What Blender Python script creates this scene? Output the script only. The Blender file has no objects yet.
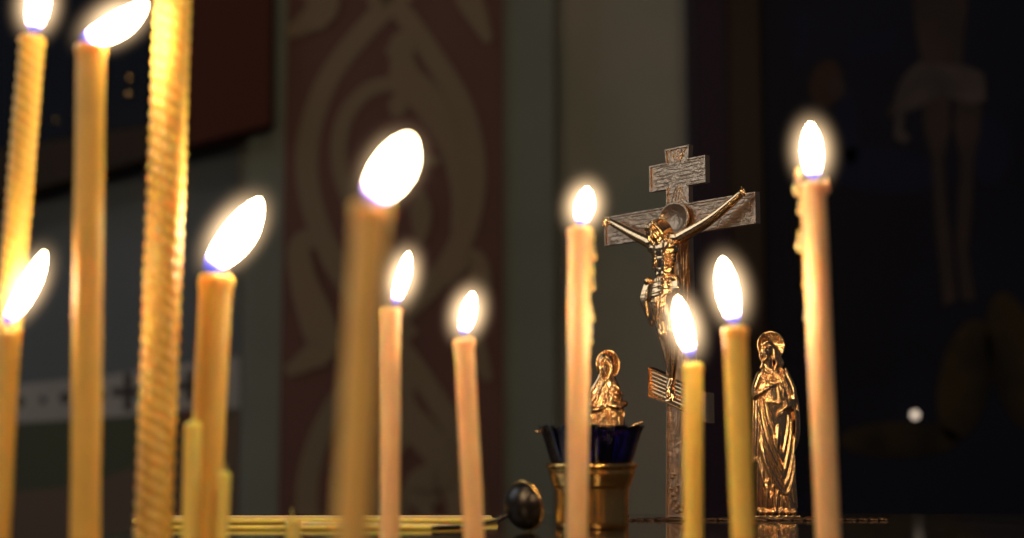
import bpy, bmesh, math, random
from mathutils import Vector, Matrix, noise
PI = math.pi
rnd = random.Random(7)
scene = bpy.context.scene
COL = scene.collection

# ------------------------------------------------------------------ camera, world, light, exposure
F, CX, CY, HOR, CAMH = 1500.0, 512.0, 269.0, 450.0, 0.0306
PITCH = math.atan((HOR - CY) / F)
cam_data = bpy.data.cameras.new('camera'); cam = bpy.data.objects.new('camera', cam_data); COL.objects.link(cam)
cam.location = (0, 0, CAMH); cam.rotation_euler = (PI / 2 + PITCH, 0, 0)
cam_data.sensor_width = 36; cam_data.lens = F / 1024 * 36; cam_data.clip_start = 0.01; cam_data.clip_end = 30
cam_data.dof.use_dof = True; cam_data.dof.focus_distance = 0.675; cam_data.dof.aperture_fstop = 5.6
scene.camera = cam
scene.view_settings.view_transform = 'Standard'; scene.view_settings.look = 'None'
scene.view_settings.gamma = 1; scene.view_settings.use_curve_mapping = False
scene.view_settings.exposure = 0.0
scene.cycles.use_denoising = True
world = bpy.data.worlds.new('world'); scene.world = world; world.use_nodes = True
world.node_tree.nodes['Background'].inputs[0].default_value = (0.62, 0.70, 1.0, 1)
world.node_tree.nodes['Background'].inputs[1].default_value = 0.045
ld = bpy.data.lights.new('window_daylight', 'AREA'); ld.shape = 'RECTANGLE'; ld.size = 0.8; ld.size_y = 1.1
ld.energy = 5.2; ld.color = (0.72, 0.84, 1.0)
lo = bpy.data.objects.new('window_daylight', ld); COL.objects.link(lo); lo.location = (-1.5, 0.85, 0.92)
lo.rotation_euler = (Vector((0.1, 0.9, 0.1)) - lo.location).to_track_quat('-Z', 'Y').to_euler()

for i, (loc, e, rad) in enumerate((((-0.75, -0.35, 0.55), 11.0, 0.10), ((0.35, -0.55, 0.75), 13.0, 0.10), ((-0.25, 0.25, 1.3), 7.0, 0.08))):  # warm fill lights added from outside the view, no fixture modelled
    pl = bpy.data.lights.new('warm_fill_light', 'POINT'); pl.energy = e; pl.color = (1.0, 0.77, 0.48); pl.shadow_soft_size = rad
    po = bpy.data.objects.new('warm_fill_light', pl); COL.objects.link(po); po.location = loc

# ------------------------------------------------------------------ coordinates
FW = Vector((0, math.cos(PITCH), math.sin(PITCH))); UP = Vector((0, -math.sin(PITCH), math.cos(PITCH))); CAM = Vector((0, 0, CAMH))
def ray(u, v): return FW + Vector(((u - CX) / F, 0, 0)) + UP * ((CY - v) / F)
def P(u, v, Y):
    r = ray(u, v); return CAM + r * (Y / r.y)
def px(n, Y): return n * Y / F

# ------------------------------------------------------------------ materials
def mat(name, base=(0.5, 0.5, 0.5), rough=0.5, metal=0.0, bump=None, vary=None, sss=None, trans=0, ior=1.5, coat=0, spec=0.5):
    m = bpy.data.materials.new(name); m.use_nodes = True; nt = m.node_tree; b = nt.nodes['Principled BSDF']
    b.inputs['Base Color'].default_value = (*base, 1); b.inputs['Roughness'].default_value = rough; b.inputs['Metallic'].default_value = metal
    b.inputs['IOR'].default_value = ior; b.inputs['Transmission Weight'].default_value = trans; b.inputs['Coat Weight'].default_value = coat
    b.inputs['Specular IOR Level'].default_value = spec
    tc = nt.nodes.new('ShaderNodeTexCoord')
    if vary:   # (scale, colour2, lo, hi)
        n = nt.nodes.new('ShaderNodeTexNoise'); n.inputs['Scale'].default_value = vary[0]; n.inputs['Detail'].default_value = 5
        nt.links.new(tc.outputs['Object'], n.inputs['Vector'])
        r = nt.nodes.new('ShaderNodeValToRGB'); r.color_ramp.elements[0].position = vary[2]; r.color_ramp.elements[1].position = vary[3]
        r.color_ramp.elements[0].color = (*base, 1); r.color_ramp.elements[1].color = (*vary[1], 1)
        nt.links.new(n.outputs['Fac'], r.inputs[0]); nt.links.new(r.outputs[0], b.inputs['Base Color'])
    if bump:   # (scale, strength, distance, stretch)
        mp = nt.nodes.new('ShaderNodeMapping'); mp.inputs['Scale'].default_value = bump[3] if len(bump) > 3 else (1, 1, 1)
        nt.links.new(tc.outputs['Object'], mp.inputs['Vector'])
        n = nt.nodes.new('ShaderNodeTexNoise'); n.inputs['Scale'].default_value = bump[0]; n.inputs['Detail'].default_value = 4
        nt.links.new(mp.outputs[0], n.inputs['Vector'])
        k = nt.nodes.new('ShaderNodeBump'); k.inputs['Strength'].default_value = bump[1]; k.inputs['Distance'].default_value = bump[2]
        nt.links.new(n.outputs['Fac'], k.inputs['Height']); nt.links.new(k.outputs[0], b.inputs['Normal'])
    if sss:    # (weight, radius tuple, scale)
        b.inputs['Subsurface Weight'].default_value = sss[0]; b.inputs['Subsurface Radius'].default_value = sss[1]; b.inputs['Subsurface Scale'].default_value = sss[2]
    return m

M_BRASS = mat('aged_brass', (0.88, 0.55, 0.27), 0.20, 1.0, bump=(900, 0.25, 0.0003))
M_BRASS_DULL = mat('dull_bronze', (0.52, 0.35, 0.21), 0.36, 1.0, bump=(420, 0.9, 0.0007), vary=(120, (0.56, 0.38, 0.24), 0.4, 0.7))
M_GOLD = mat('polished_brass', (0.95, 0.53, 0.15), 0.22, 1.0, bump=(260, 0.12, 0.0006))
M_COBALT = mat('cobalt_glass', (0.030, 0.014, 0.17), 0.03, trans=1.0)
M_OIL = mat('lamp_oil', (0.02, 0.012, 0.04), 0.1)
M_DARKMETAL = mat('dark_metal', (0.05, 0.042, 0.036), 0.3, 0.9, bump=(300, 0.2, 0.0004))
M_TABLE = mat('dark_marble', (0.028, 0.022, 0.018), 0.08, bump=(60, 0.05, 0.0006), vary=(35, (0.055, 0.042, 0.034), 0.45, 0.7), coat=0.3)
M_CARVED = mat('carved_bronze', (0.10, 0.055, 0.03), 0.4, 0.7, bump=(400, 0.5, 0.0005))
M_WICK = mat('charred_wick', (0.015, 0.012, 0.01), 0.9)
M_SAND = mat('candle_sand', (0.25, 0.19, 0.12), 0.95, bump=(900, 0.8, 0.001))
M_STAND = mat('stand_brass', (0.5, 0.32, 0.13), 0.35, 1.0)
def wax(name, c): return mat(name, c, 0.42, bump=(140, 0.25, 0.0008, (1, 1, 0.25)), sss=(0.8, (1.0, 0.55, 0.2), 0.0035), vary=(90, tuple(x * 0.86 for x in c), 0.35, 0.75))
M_WAX = {'yellow': wax('yellow_beeswax', (0.97, 0.66, 0.15)), 'honey': wax('honey_wax', (0.92, 0.57, 0.13)),
         'peach': wax('peach_wax', (0.93, 0.58, 0.30)), 'pale': wax('pale_yellow_wax', (1.0, 0.74, 0.20)), 'amber': wax('amber_wax', (0.97, 0.60, 0.18))}
M_PLASTER = mat('green_grey_plaster', (0.21, 0.195, 0.165), 0.9, bump=(25, 0.3, 0.004), vary=(6, (0.165, 0.17, 0.14), 0.35, 0.7))
M_PLASTER_DARK = mat('dark_green_plaster', (0.12, 0.13, 0.105), 0.9, bump=(25, 0.3, 0.004), vary=(6, (0.10, 0.105, 0.09), 0.35, 0.7))  # darker plaster tone of the pilaster
M_MAROON = mat('maroon_paint', (0.060, 0.017, 0.011), 0.75, vary=(8, (0.075, 0.024, 0.016), 0.3, 0.7), bump=(30, 0.2, 0.002))
M_OLIVE = mat('olive_brown_paint', (0.135, 0.092, 0.052), 0.8, vary=(9, (0.115, 0.085, 0.05), 0.3, 0.7))
M_BLUEGREY = mat('blue_grey_paint', (0.085, 0.10, 0.115), 0.85, vary=(5, (0.07, 0.08, 0.09), 0.3, 0.7))
M_BAND = mat('pale_band_paint', (0.26, 0.25, 0.24), 0.85, vary=(10, (0.20, 0.19, 0.19), 0.3, 0.7))
M_BLACK = mat('black_paint', (0.02, 0.014, 0.012), 0.7)
M_DKGREEN = mat('dark_green_paint', (0.035, 0.042, 0.022), 0.8)
M_UMBER = mat('umber_paint', (0.085, 0.055, 0.035), 0.8, vary=(6, (0.07, 0.048, 0.035), 0.3, 0.7))
M_WOOD = mat('dark_red_wood', (0.045, 0.008, 0.004), 0.6, spec=0.12, bump=(40, 0.2, 0.002, (1, 1, 0.1)))
M_WOOD_DK = mat('black_brown_wood', (0.02, 0.011, 0.007), 0.6, spec=0.15, bump=(40, 0.2, 0.002, (1, 1, 0.1)))
M_CASEGLASS = mat('dark_case_glass', (0.010, 0.012, 0.018), 0.06)
M_PURPLE = mat('purple_black_paint', (0.018, 0.009, 0.018), 0.5, spec=0.08)
M_UMBERWOOD = mat('umber_wood', (0.022, 0.011, 0.008), 0.4, spec=0.08)
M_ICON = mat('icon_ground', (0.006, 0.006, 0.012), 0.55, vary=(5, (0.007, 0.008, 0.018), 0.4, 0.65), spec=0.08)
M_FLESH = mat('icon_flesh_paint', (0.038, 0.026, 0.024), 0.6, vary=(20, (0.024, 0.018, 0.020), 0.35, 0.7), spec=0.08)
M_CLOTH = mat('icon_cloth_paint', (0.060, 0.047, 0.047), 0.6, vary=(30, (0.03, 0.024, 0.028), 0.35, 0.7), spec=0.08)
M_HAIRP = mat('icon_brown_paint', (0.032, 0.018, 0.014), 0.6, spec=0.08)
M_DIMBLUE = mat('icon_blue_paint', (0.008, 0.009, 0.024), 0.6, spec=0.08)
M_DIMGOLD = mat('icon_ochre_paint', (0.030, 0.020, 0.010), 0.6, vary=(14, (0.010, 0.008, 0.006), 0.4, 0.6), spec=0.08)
M_FLOOR = mat('floor_stone', (0.06, 0.05, 0.045), 0.5, vary=(3, (0.04, 0.035, 0.03), 0.3, 0.7))

def flame_mat():
    m = bpy.data.materials.new('candle_flame'); m.use_nodes = True; nt = m.node_tree; nt.nodes.clear()
    out = nt.nodes.new('ShaderNodeOutputMaterial'); em = nt.nodes.new('ShaderNodeEmission'); tc = nt.nodes.new('ShaderNodeTexCoord')
    sp = nt.nodes.new('ShaderNodeSeparateXYZ'); r1 = nt.nodes.new('ShaderNodeValToRGB'); r2 = nt.nodes.new('ShaderNodeValToRGB')
    nt.links.new(tc.outputs['UV'], sp.inputs[0]); nt.links.new(sp.outputs['Y'], r1.inputs[0]); nt.links.new(sp.outputs['Y'], r2.inputs[0])
    e = r1.color_ramp.elements; e[0].position = 0.0; e[0].color = (0.10, 0.12, 1.0, 1); e[1].position = 0.24; e[1].color = (1, 0.74, 0.42, 1)
    x = e.new(0.12); x.color = (0.25, 0.22, 1.0, 1); x = e.new(0.18); x.color = (1.0, 0.62, 0.5, 1)
    e = r2.color_ramp.elements; e[0].position = 0.03; e[0].color = (0.008,) * 3 + (1,); e[1].position = 0.32; e[1].color = (1, 1, 1, 1)
    x = e.new(0.10); x.color = (0.022,) * 3 + (1,)
    mu = nt.nodes.new('ShaderNodeMath'); mu.operation = 'MULTIPLY'; mu.inputs[1].default_value = FLAME
    nt.links.new(r1.outputs[0], em.inputs['Color']); nt.links.new(r2.outputs[0], mu.inputs[0]); nt.links.new(mu.outputs[0], em.inputs['Strength'])
    nt.links.new(em.outputs[0], out.inputs['Surface']); return m
def bloom_mat():  # emissive haze that imitates bloom, fading outwards
    m = bpy.data.materials.new('flame_bloom'); m.use_nodes = True; nt = m.node_tree; nt.nodes.clear()
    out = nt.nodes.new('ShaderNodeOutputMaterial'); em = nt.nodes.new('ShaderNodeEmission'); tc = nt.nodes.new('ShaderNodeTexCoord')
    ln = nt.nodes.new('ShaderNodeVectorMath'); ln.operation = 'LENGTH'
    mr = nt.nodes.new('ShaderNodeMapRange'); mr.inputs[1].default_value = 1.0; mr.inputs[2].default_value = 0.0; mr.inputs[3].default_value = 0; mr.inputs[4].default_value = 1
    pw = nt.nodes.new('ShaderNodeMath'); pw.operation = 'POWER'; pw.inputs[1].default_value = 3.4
    mu = nt.nodes.new('ShaderNodeMath'); mu.operation = 'MULTIPLY'; mu.inputs[1].default_value = BLOOM
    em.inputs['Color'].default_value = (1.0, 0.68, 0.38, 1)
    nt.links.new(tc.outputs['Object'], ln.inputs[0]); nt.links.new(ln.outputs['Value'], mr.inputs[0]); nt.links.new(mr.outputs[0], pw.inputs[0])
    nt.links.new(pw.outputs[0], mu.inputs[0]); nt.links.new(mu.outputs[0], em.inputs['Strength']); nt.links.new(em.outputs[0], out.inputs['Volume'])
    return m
FLAME, BLOOM = 76.0, 720.0
M_FLAME = flame_mat(); M_BLOOM = bloom_mat()
def ember_mat():
    m = bpy.data.materials.new('glowing_ember'); m.use_nodes = True; b = m.node_tree.nodes['Principled BSDF']
    b.inputs['Emission Color'].default_value = (1, 0.35, 0.12, 1); b.inputs['Emission Strength'].default_value = 2.5; return m
M_EMBER = ember_mat()

# ------------------------------------------------------------------ object helpers
def obj(name, bm, m, parent=None, smooth=True, mats=None):
    me = bpy.data.meshes.new(name)
    bmesh.ops.recalc_face_normals(bm, faces=bm.faces[:])
    bm.to_mesh(me); bm.free()
    for x in (mats or [m]): me.materials.append(x)
    if smooth: me.polygons.foreach_set('use_smooth', [True] * len(me.polygons))
    o = bpy.data.objects.new(name, me); COL.objects.link(o)
    if parent: o.parent = parent
    return o
def tag(o, label=None, cat=None, group=None, kind=None):
    for k, v in (('label', label), ('category', cat), ('group', group), ('kind', kind)):
        if v: o[k] = v
    return o
def thing(name, loc, label, cat, group=None, rz=0):
    o = bpy.data.objects.new(name, None); COL.objects.link(o); o.location = loc; o.rotation_euler = (0, 0, rz); o.empty_display_size = 0.01
    return tag(o, label, cat, group)
def box(bm, lo, hi, bevel=0):
    r = bmesh.ops.create_cube(bm, size=1); vs = r['verts']
    for v in vs: v.co = Vector([lo[i] + (v.co[i] + 0.5) * (hi[i] - lo[i]) for i in range(3)])
    if bevel:
        es = list({e for v in vs for e in v.link_edges}); bmesh.ops.bevel(bm, geom=es, offset=bevel, segments=3, affect='EDGES', profile=0.5)
def frame_of(d):
    d = d.normalized(); a = Vector((0, 0, 1)) if abs(d.z) < 0.9 else Vector((0, 1, 0)); x = a.cross(d).normalized(); return x, d.cross(x)
def tube(bm, pts, rad, n=10, cap=True):
    pts = [Vector(p) for p in pts]; rings = []
    if not hasattr(rad, '__len__'): rad = [rad] * len(pts)
    x, y = frame_of(pts[1] - pts[0])
    for i, p in enumerate(pts):
        d = (pts[min(i + 1, len(pts) - 1)] - pts[max(i - 1, 0)]).normalized()
        x = (x - d * x.dot(d)).normalized(); y = d.cross(x)
        rings.append([bm.verts.new(p + (x * math.cos(2 * PI * k / n) + y * math.sin(2 * PI * k / n)) * rad[i]) for k in range(n)])
    for a, b in zip(rings, rings[1:]):
        for k in range(n): bm.faces.new((a[k], a[(k + 1) % n], b[(k + 1) % n], b[k]))
    if cap: bm.faces.new(rings[0][::-1]); bm.faces.new(rings[-1])
def capsule(bm, pts, rad, n=10):
    """closed rounded chain of balls and tapered limbs"""
    pts = [Vector(p) for p in pts]
    if not hasattr(rad, '__len__'): rad = [rad] * len(pts)
    P2, R2 = [], []
    d0 = (pts[0] - pts[1]).normalized(); d1 = (pts[-1] - pts[-2]).normalized()
    for a in (0.995, 0.85, 0.55): P2.append(pts[0] + d0 * rad[0] * a); R2.append(rad[0] * math.sqrt(1 - a * a))
    P2 += pts; R2 += rad
    for a in (0.55, 0.85, 0.995): P2.append(pts[-1] + d1 * rad[-1] * a); R2.append(rad[-1] * math.sqrt(1 - a * a))
    tube(bm, P2, R2, n)
def ball(bm, c, r, rot=None, seg=16):
    r = (r, r, r) if not hasattr(r, '__len__') else r
    m = Matrix.Translation(Vector(c)) @ (rot if rot else Matrix()) @ Matrix.Diagonal((*r, 1))
    bmesh.ops.create_uvsphere(bm, u_segments=seg, v_segments=max(6, seg // 2), radius=1, matrix=m)
def lathe(bm, prof, n=48, c=(0, 0, 0), fn=None, close=True):
    rings = []
    for i, (r, z) in enumerate(prof):
        ring = []
        for k in range(n):
            a = 2 * PI * k / n; rr, zz = (r, z) if fn is None else fn(r, z, a, i)
            ring.append(bm.verts.new((c[0] + rr * math.cos(a), c[1] + rr * math.sin(a), c[2] + zz)))
        rings.append(ring)
    for a, b in zip(rings, rings[1:]):
        for k in range(n): bm.faces.new((a[k], a[(k + 1) % n], b[(k + 1) % n], b[k]))
    if close: bm.faces.new(rings[0][::-1]); bm.faces.new(rings[-1])
def sculpt(name, bm, m, parent, voxel, smooth=2, factor=0.4):
    """fuse the overlapping solids of bm into one continuous surface"""
    o = obj(name, bm, m, parent)
    md = o.modifiers.new('fuse', 'REMESH'); md.mode = 'VOXEL'; md.voxel_size = voxel; md.use_smooth_shade = True
    sm = o.modifiers.new('soften', 'SMOOTH'); sm.iterations = smooth; sm.factor = factor
    bpy.context.view_layer.update()
    me = bpy.data.meshes.new_from_object(o.evaluated_get(bpy.context.evaluated_depsgraph_get()))
    o.modifiers.clear(); o.data = me
    if not me.materials: me.materials.append(m)
    me.polygons.foreach_set('use_smooth', [True] * len(me.polygons))
    return o
def catmull(pts, n=8):
    pts = [Vector(p) for p in pts]; out = []
    Q = [pts[0]] + pts + [pts[-1]]
    for i in range(1, len(Q) - 2):
        a, b, c, d = Q[i - 1:i + 3]
        for k in range(n):
            t = k / n; out.append(0.5 * ((2 * b) + (c - a) * t + (2 * a - 5 * b + 4 * c - d) * t * t + (3 * b - a - 3 * c + d) * t ** 3))
    out.append(pts[-1]); return out

# ------------------------------------------------------------------ the setting
def plate(bm, pts, Y, thick, mi=0):
    """flat shape given by its outline on the plane at depth Y, thick towards the room"""
    f = [bm.verts.new(P(u, v, Y) - Vector((0, thick, 0))) for u, v in pts]; b = [bm.verts.new(P(u, v, Y)) for u, v in pts]
    fs = [bm.faces.new(f), bm.faces.new(b[::-1])]
    n = len(pts)
    for i in range(n): fs.append(bm.faces.new((f[i], b[i], b[(i + 1) % n], f[(i + 1) % n])))
    for x in fs: x.material_index = mi
def ribbon(bm, ctrl, Y, thick, mi=0, n=8):
    """painted band: control points (u, v, width)"""
    c = catmull([(a, b, w) for a, b, w in ctrl], n); L, R = [], []
    for i, p in enumerate(c):
        d = c[min(i + 1, len(c) - 1)] - c[max(i - 1, 0)]; nx, ny = -d.y, d.x; l = math.hypot(nx, ny) or 1
        w = max(p.z, 1) / 2; L.append((p.x + nx / l * w, p.y + ny / l * w)); R.append((p.x - nx / l * w, p.y - ny / l * w))
    for i in range(len(c) - 1):
        q = [L[i], L[i + 1], R[i + 1], R[i]]
        f = [bm.verts.new(P(u, v, Y) - Vector((0, thick, 0))) for u, v in q]
        bm.faces.new(f).material_index = mi
def blob(bm, u, v, a, b, rot, Y, thick, mi=0, n=20):
    cr, sr = math.cos(rot), math.sin(rot); q = []
    for k in range(n):
        x, y = a * math.cos(2 * PI * k / n), b * math.sin(2 * PI * k / n); q.append((u + x * cr - y * sr, v + x * sr + y * cr))
    bm.faces.new([bm.verts.new(P(s, t, Y) - Vector((0, thick, 0))) for s, t in q]).material_index = mi

YW = 1.50
bm = bmesh.new(); box(bm, (-1.6, YW, -0.9), (1.6, YW + 0.1, 1.6)); tag(obj('wall_back', bm, M_PLASTER, smooth=False), kind='structure')
bm = bmesh.new(); box(bm, (-1.6, -1.2, -0.95), (1.6, YW + 0.1, -0.9)); tag(obj('floor', bm, M_FLOOR, smooth=False), kind='structure')
YP = 1.47   # face of the pilaster
x0, x1 = P(243, 300, YP).x, P(556, 300, YP).x
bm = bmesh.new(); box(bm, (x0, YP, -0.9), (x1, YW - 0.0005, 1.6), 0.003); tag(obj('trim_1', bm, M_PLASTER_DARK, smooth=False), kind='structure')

# painted maroon panel with a scrolling vine
bm = bmesh.new()
plate(bm, [(289, -40), (502.5, -40), (504, 640), (276, 640)], YP - 0.0005, 0.004, 0)
T = YP - 0.0055
def scroll(dy):
    S = lambda pts: [(a, b + dy, w) for a, b, w in pts]
    ribbon(bm, S([(412, -14, 20), (372, 22, 21), (330, 76, 21), (309, 135, 22), (309, 190, 22), (326, 245, 22), (352, 290, 21), (385, 330, 18)]), T, 0, 1)
    ribbon(bm, S([(378, -14, 18), (402, 12, 20), (432, 55, 21), (462, 108, 22), (474, 165, 23), (468, 220, 23), (446, 268, 22), (405, 312, 20), (372, 345, 18)]), T - 0.0002, 0, 1)
    ribbon(bm, S([(398, 83, 14), (368, 90, 15), (345, 118, 16), (339, 158, 16), (350, 200, 16), (375, 243, 15), (402, 262, 12)]), T - 0.0004, 0, 1)
    ribbon(bm, S([(400, 38, 20), (402, 60, 24), (408, 82, 34), (430, 104, 32), (448, 140, 22), (459, 190, 16), (456, 230, 10)]), T - 0.0006, 0, 1)
    blob(bm, 404, 44 + dy, 14, 13, 0, T - 0.0008, 0, 1); blob(bm, 392, 52 + dy, 7, 5, 0.6, T - 0.0009, 0, 1)
    blob(bm, 398, 105 + dy, 9, 12, 0.2, T - 0.0010, 0, 1)
    ribbon(bm, S([(386, 132, 8), (382, 150, 30), (392, 172, 36), (404, 160, 20), (440, 162, 8)]), T - 0.0012, 0, 1)
    ribbon(bm, S([(421, 190, 6), (421, 208, 20), (421, 228, 17), (420, 244, 4)]), T - 0.0014, 0, 1)
    ribbon(bm, S([(345, 262, 14), (318, 240, 18), (300, 246, 22), (303, 280, 26), (316, 318, 34), (322, 345, 32), (304, 362, 20), (286, 372, 12)]), T - 0.0016, 0, 1)
    blob(bm, 318, 360 + dy, 10, 8, 0, T - 0.0017, 0, 1)
    ribbon(bm, S([(444, 282, 12), (468, 258, 18), (480, 270, 20), (475, 305, 28), (468, 330, 28), (478, 356, 20), (489, 380, 8)]), T - 0.0018, 0, 1)
scroll(0); scroll(338); scroll(-338)
ribbon(bm, [(431, 518, 8), (418, 490, 30), (436, 476, 26), (448, 486, 12)], T - 0.0021, 0, 1)
panel = obj('vine_ornament', bm, None, smooth=False, mats=[M_MAROON, M_OLIVE])
tag(panel, 'tall maroon painted wall panel with an olive brown scrolling vine ornament', 'wall painting')

# mural on the left: pale band with black crosses, dark green lobe
YM = YW - 0.001
bm = bmesh.new()
plate(bm, [(-330, 60), (240, 60), (240, 700), (-330, 700)], YM, 0.002, 0)
Z = YM - 0.0025
def flat(pts, k, mi): bm.faces.new([bm.verts.new(P(u, v, Z - 0.0002 * k)) for u, v in pts]).material_index = mi
flat([(-330, 440), (0, 430), (240, 410), (240, 700), (-330, 700)], 0, 4)
lobe = [(-330, 420), (0, 422), (240, 404)] + [(240 - 20, 430), (185, 452), (140, 466), (100, 478), (60, 488), (20, 491), (-40, 490), (-330, 470)]
flat(lobe, 1, 3)
flat([(-330, 392), (0, 386), (100, 376), (240, 356), (240, 408), (100, 418), (0, 424), (-330, 430)], 2, 1)
def cross_mark(u, v, s, w):
    flat([(u - w, v - s), (u + w, v - s), (u + w, v + s), (u - w, v + s)], 3, 2)
    flat([(u - s * 0.85, v - w), (u + s * 0.85, v - w), (u + s * 0.85, v + w), (u - s * 0.85, v + w)], 4, 2)
for u, v, s, w in ((-10, 402, 16, 4), (20, 402, 5, 2.6), (43, 400, 4, 2), (65, 398, 6, 3), (100, 395, 5, 2), (128, 392, 19, 4.2), (160, 389, 5, 2.5), (190, 386, 15, 4)): cross_mark(u, v, s, w)
flat([(178, 410), (205, 408), (205, 500), (192, 480), (182, 450)], 5, 5)
tag(obj('cross_band_mural', bm, None, smooth=False, mats=[M_BLUEGREY, M_BAND, M_BLACK, M_DKGREEN, M_UMBER, M_MAROON]),
    'blue grey wall mural with a pale band of small black crosses', 'wall painting')

# dark wooden icon case hung top left
YC = 1.445
t = thing('icon_case', P(100, 100, YW), 'dark red wooden icon case hung high on the wall with sloping lower edge', 'icon case')
base = Vector(t.location)
def case_part(name, pts, Ya, Yb, m):
    b = bmesh.new(); f = [b.verts.new(P(u, v, Ya) - base) for u, v in pts]; k = [b.verts.new(P(u, v, Ya) + Vector((0, Yb - Ya, 0)) - base) for u, v in pts]
    b.faces.new(f); b.faces.new(k[::-1]); n = len(pts)
    for i in range(n): b.faces.new((f[i], k[i], k[(i + 1) % n], f[(i + 1) % n]))
    bmesh.ops.bevel(b, geom=b.edges[:], offset=0.0015, segments=2, affect='EDGES')
    return obj(name, b, m, t, smooth=False)
case_part('side_rail', [(188, -80), (271.5, -80), (270, 124), (188, 146)], YC, YW - 0.008, M_WOOD)
case_part('bottom_rail', [(-120, 168), (188, 118), (188, 148), (-120, 232)], YC + 0.01, YW - 0.008, M_WOOD_DK)
case_part('glass_pane', [(-120, -80), (188, -80), (188, 118), (-120, 168)], YC + 0.03, YC + 0.036, M_CASEGLASS)
case_part('back_panel', [(-120, -80), (188, -80), (188, 118), (-120, 168)], YC + 0.038, YW - 0.009, M_WOOD_DK)
for (u, v, s) in ((130, 78, 2.2), (129, 94, 2.4), (56, 120, 1.6), (38, 118, 1.6)):
    b = bmesh.new(); ball(b, P(u, v, YC + 0.027) - base, (px(s, YC), 0.002, px(s * 1.5, YC))); obj('glint_bead', b, M_GOLD, t)  # brass beads added for the small glints in the case glass

# large dark icon on the right
YI = 1.44
t = thing('framed_icon', P(850, 500, YW), 'large dark painted icon in a purple black frame showing a dim standing figure', 'icon')
base = Vector(t.location)
case_part('frame_stile', [(694, -60), (725, -60), (737, 640), (705, 640)], YI - 0.03, YW - 0.008, M_PURPLE)
case_part('inner_frame', [(725, -60), (758, -60), (772, 640), (737, 640)], YI - 0.015, YW - 0.008, M_UMBERWOOD)
b = bmesh.new()
def iplate(pts, k, mi):
    f = b.faces.new([b.verts.new(P(u, v, YI - 0.0003 * k) - base) for u, v in pts]); f.material_index = mi
def iblob(u, v, a, c, rot, k, mi, n=24):
    cr, sr = math.cos(rot), math.sin(rot)
    iplate([(u + a * math.cos(2 * PI * j / n) * cr - c * math.sin(2 * PI * j / n) * sr, v + a * math.cos(2 * PI * j / n) * sr + c * math.sin(2 * PI * j / n) * cr) for j in range(n)], k, mi)
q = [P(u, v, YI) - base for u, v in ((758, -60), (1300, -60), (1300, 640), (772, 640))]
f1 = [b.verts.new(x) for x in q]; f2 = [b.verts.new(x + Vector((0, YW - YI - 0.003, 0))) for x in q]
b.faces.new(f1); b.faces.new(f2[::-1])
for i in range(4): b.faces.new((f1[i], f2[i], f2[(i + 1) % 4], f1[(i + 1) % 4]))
iplate([(912, -60), (972, -60), (966, 20), (962, 66), (922, 64), (914, 20)], 1, 1)          # torso
iplate([(918, 62), (968, 66), (984, 74), (986, 100), (970, 104), (945, 96), (925, 104), (908, 112), (894, 100), (902, 78)], 3, 2)  # loincloth
iplate([(898, 86), (908, 92), (902, 130), (910, 136), (906, 144), (894, 138)], 4, 2)
iplate([(886, 112), (900, 94), (906, 100), (892, 118)], 2, 1)
iplate([(922, 98), (950, 94), (950, 128), (944, 158), (946, 200), (952, 250), (956, 300), (944, 306), (938, 250), (934, 200), (932, 158), (924, 128)], 2, 1)
iplate([(956, 98), (982, 100), (980, 130), (974, 160), (972, 200), (968, 250), (976, 300), (962, 300), (956, 250), (958, 200), (960, 158), (954, 128)], 2, 1)
iblob(826, 84, 16, 24, 0.2, 1, 3); iblob(837, 88, 8, 11, -0.2, 2, 1); iblob(848, 125, 10, 40, -0.1, 1, 4)
iplate([(796, 10), (812, 14), (806, 60), (796, 66)], 1, 4); iplate([(850, 40), (900, 26), (890, 52), (850, 60)], 1, 4)
iblob(880, 170, 60, 22, 0.1, 1, 4); iblob(990, 150, 20, 34, 0, 1, 4)
iblob(965, 380, 26, 62, 0.2, 1, 5); iblob(1015, 360, 26, 70, -0.2, 1, 5); iblob(900, 440, 60, 18, 0, 1, 5)
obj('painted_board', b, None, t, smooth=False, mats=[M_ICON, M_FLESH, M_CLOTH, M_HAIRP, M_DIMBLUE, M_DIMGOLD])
# glowing ball added in place of a pale reflected glint on the icon
M_GLINT = mat('glint_glow', (1, 0.9, 0.75), 0.2); bb = M_GLINT.node_tree.nodes['Principled BSDF']; bb.inputs['Emission Color'].default_value = (1, 0.80, 0.62, 1); bb.inputs['Emission Strength'].default_value = 0.8
t = thing('glint_spot', P(914, 415, YI - 0.004), 'tiny pale glowing ball as a reflected glint on the lower part of the dark icon', 'glint')
b = bmesh.new(); ball(b, (0, -0.004, 0), 0.0042); obj('glint_ball', b, M_GLINT, t)
b = bmesh.new(); tube(b, [(0, -0.0025, 0), (0, 0.0032, 0)], 0.003, 14); obj('glint_mount', b, M_DARKMETAL, t)

# ------------------------------------------------------------------ table
XL = P(119, 530, 0.58).x
t = thing('altar_table', (0.2, 0.62, -0.9), 'dark glossy marble topped table behind the burning candles', 'table')
b = bmesh.new(); box(b, (XL - 0.2, 0.518 - 0.62, 0.872), (0.75 - 0.2, 0.735 - 0.62, 0.9), 0.0015); obj('tabletop', b, M_TABLE, t, smooth=False)
b = bmesh.new(); box(b, (XL + 0.03 - 0.2, 0.54 - 0.62, 0.0), (0.70 - 0.2, 0.72 - 0.62, 0.872), 0.003)
for k in range(4):
    xa = XL + 0.06 + k * 0.2 - 0.2; box(b, (xa, 0.536 - 0.62, 0.08), (xa + 0.15, 0.5405 - 0.62, 0.80), 0.002)
obj('cabinet_body', b, M_WOOD_DK, t, smooth=False)
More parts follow.
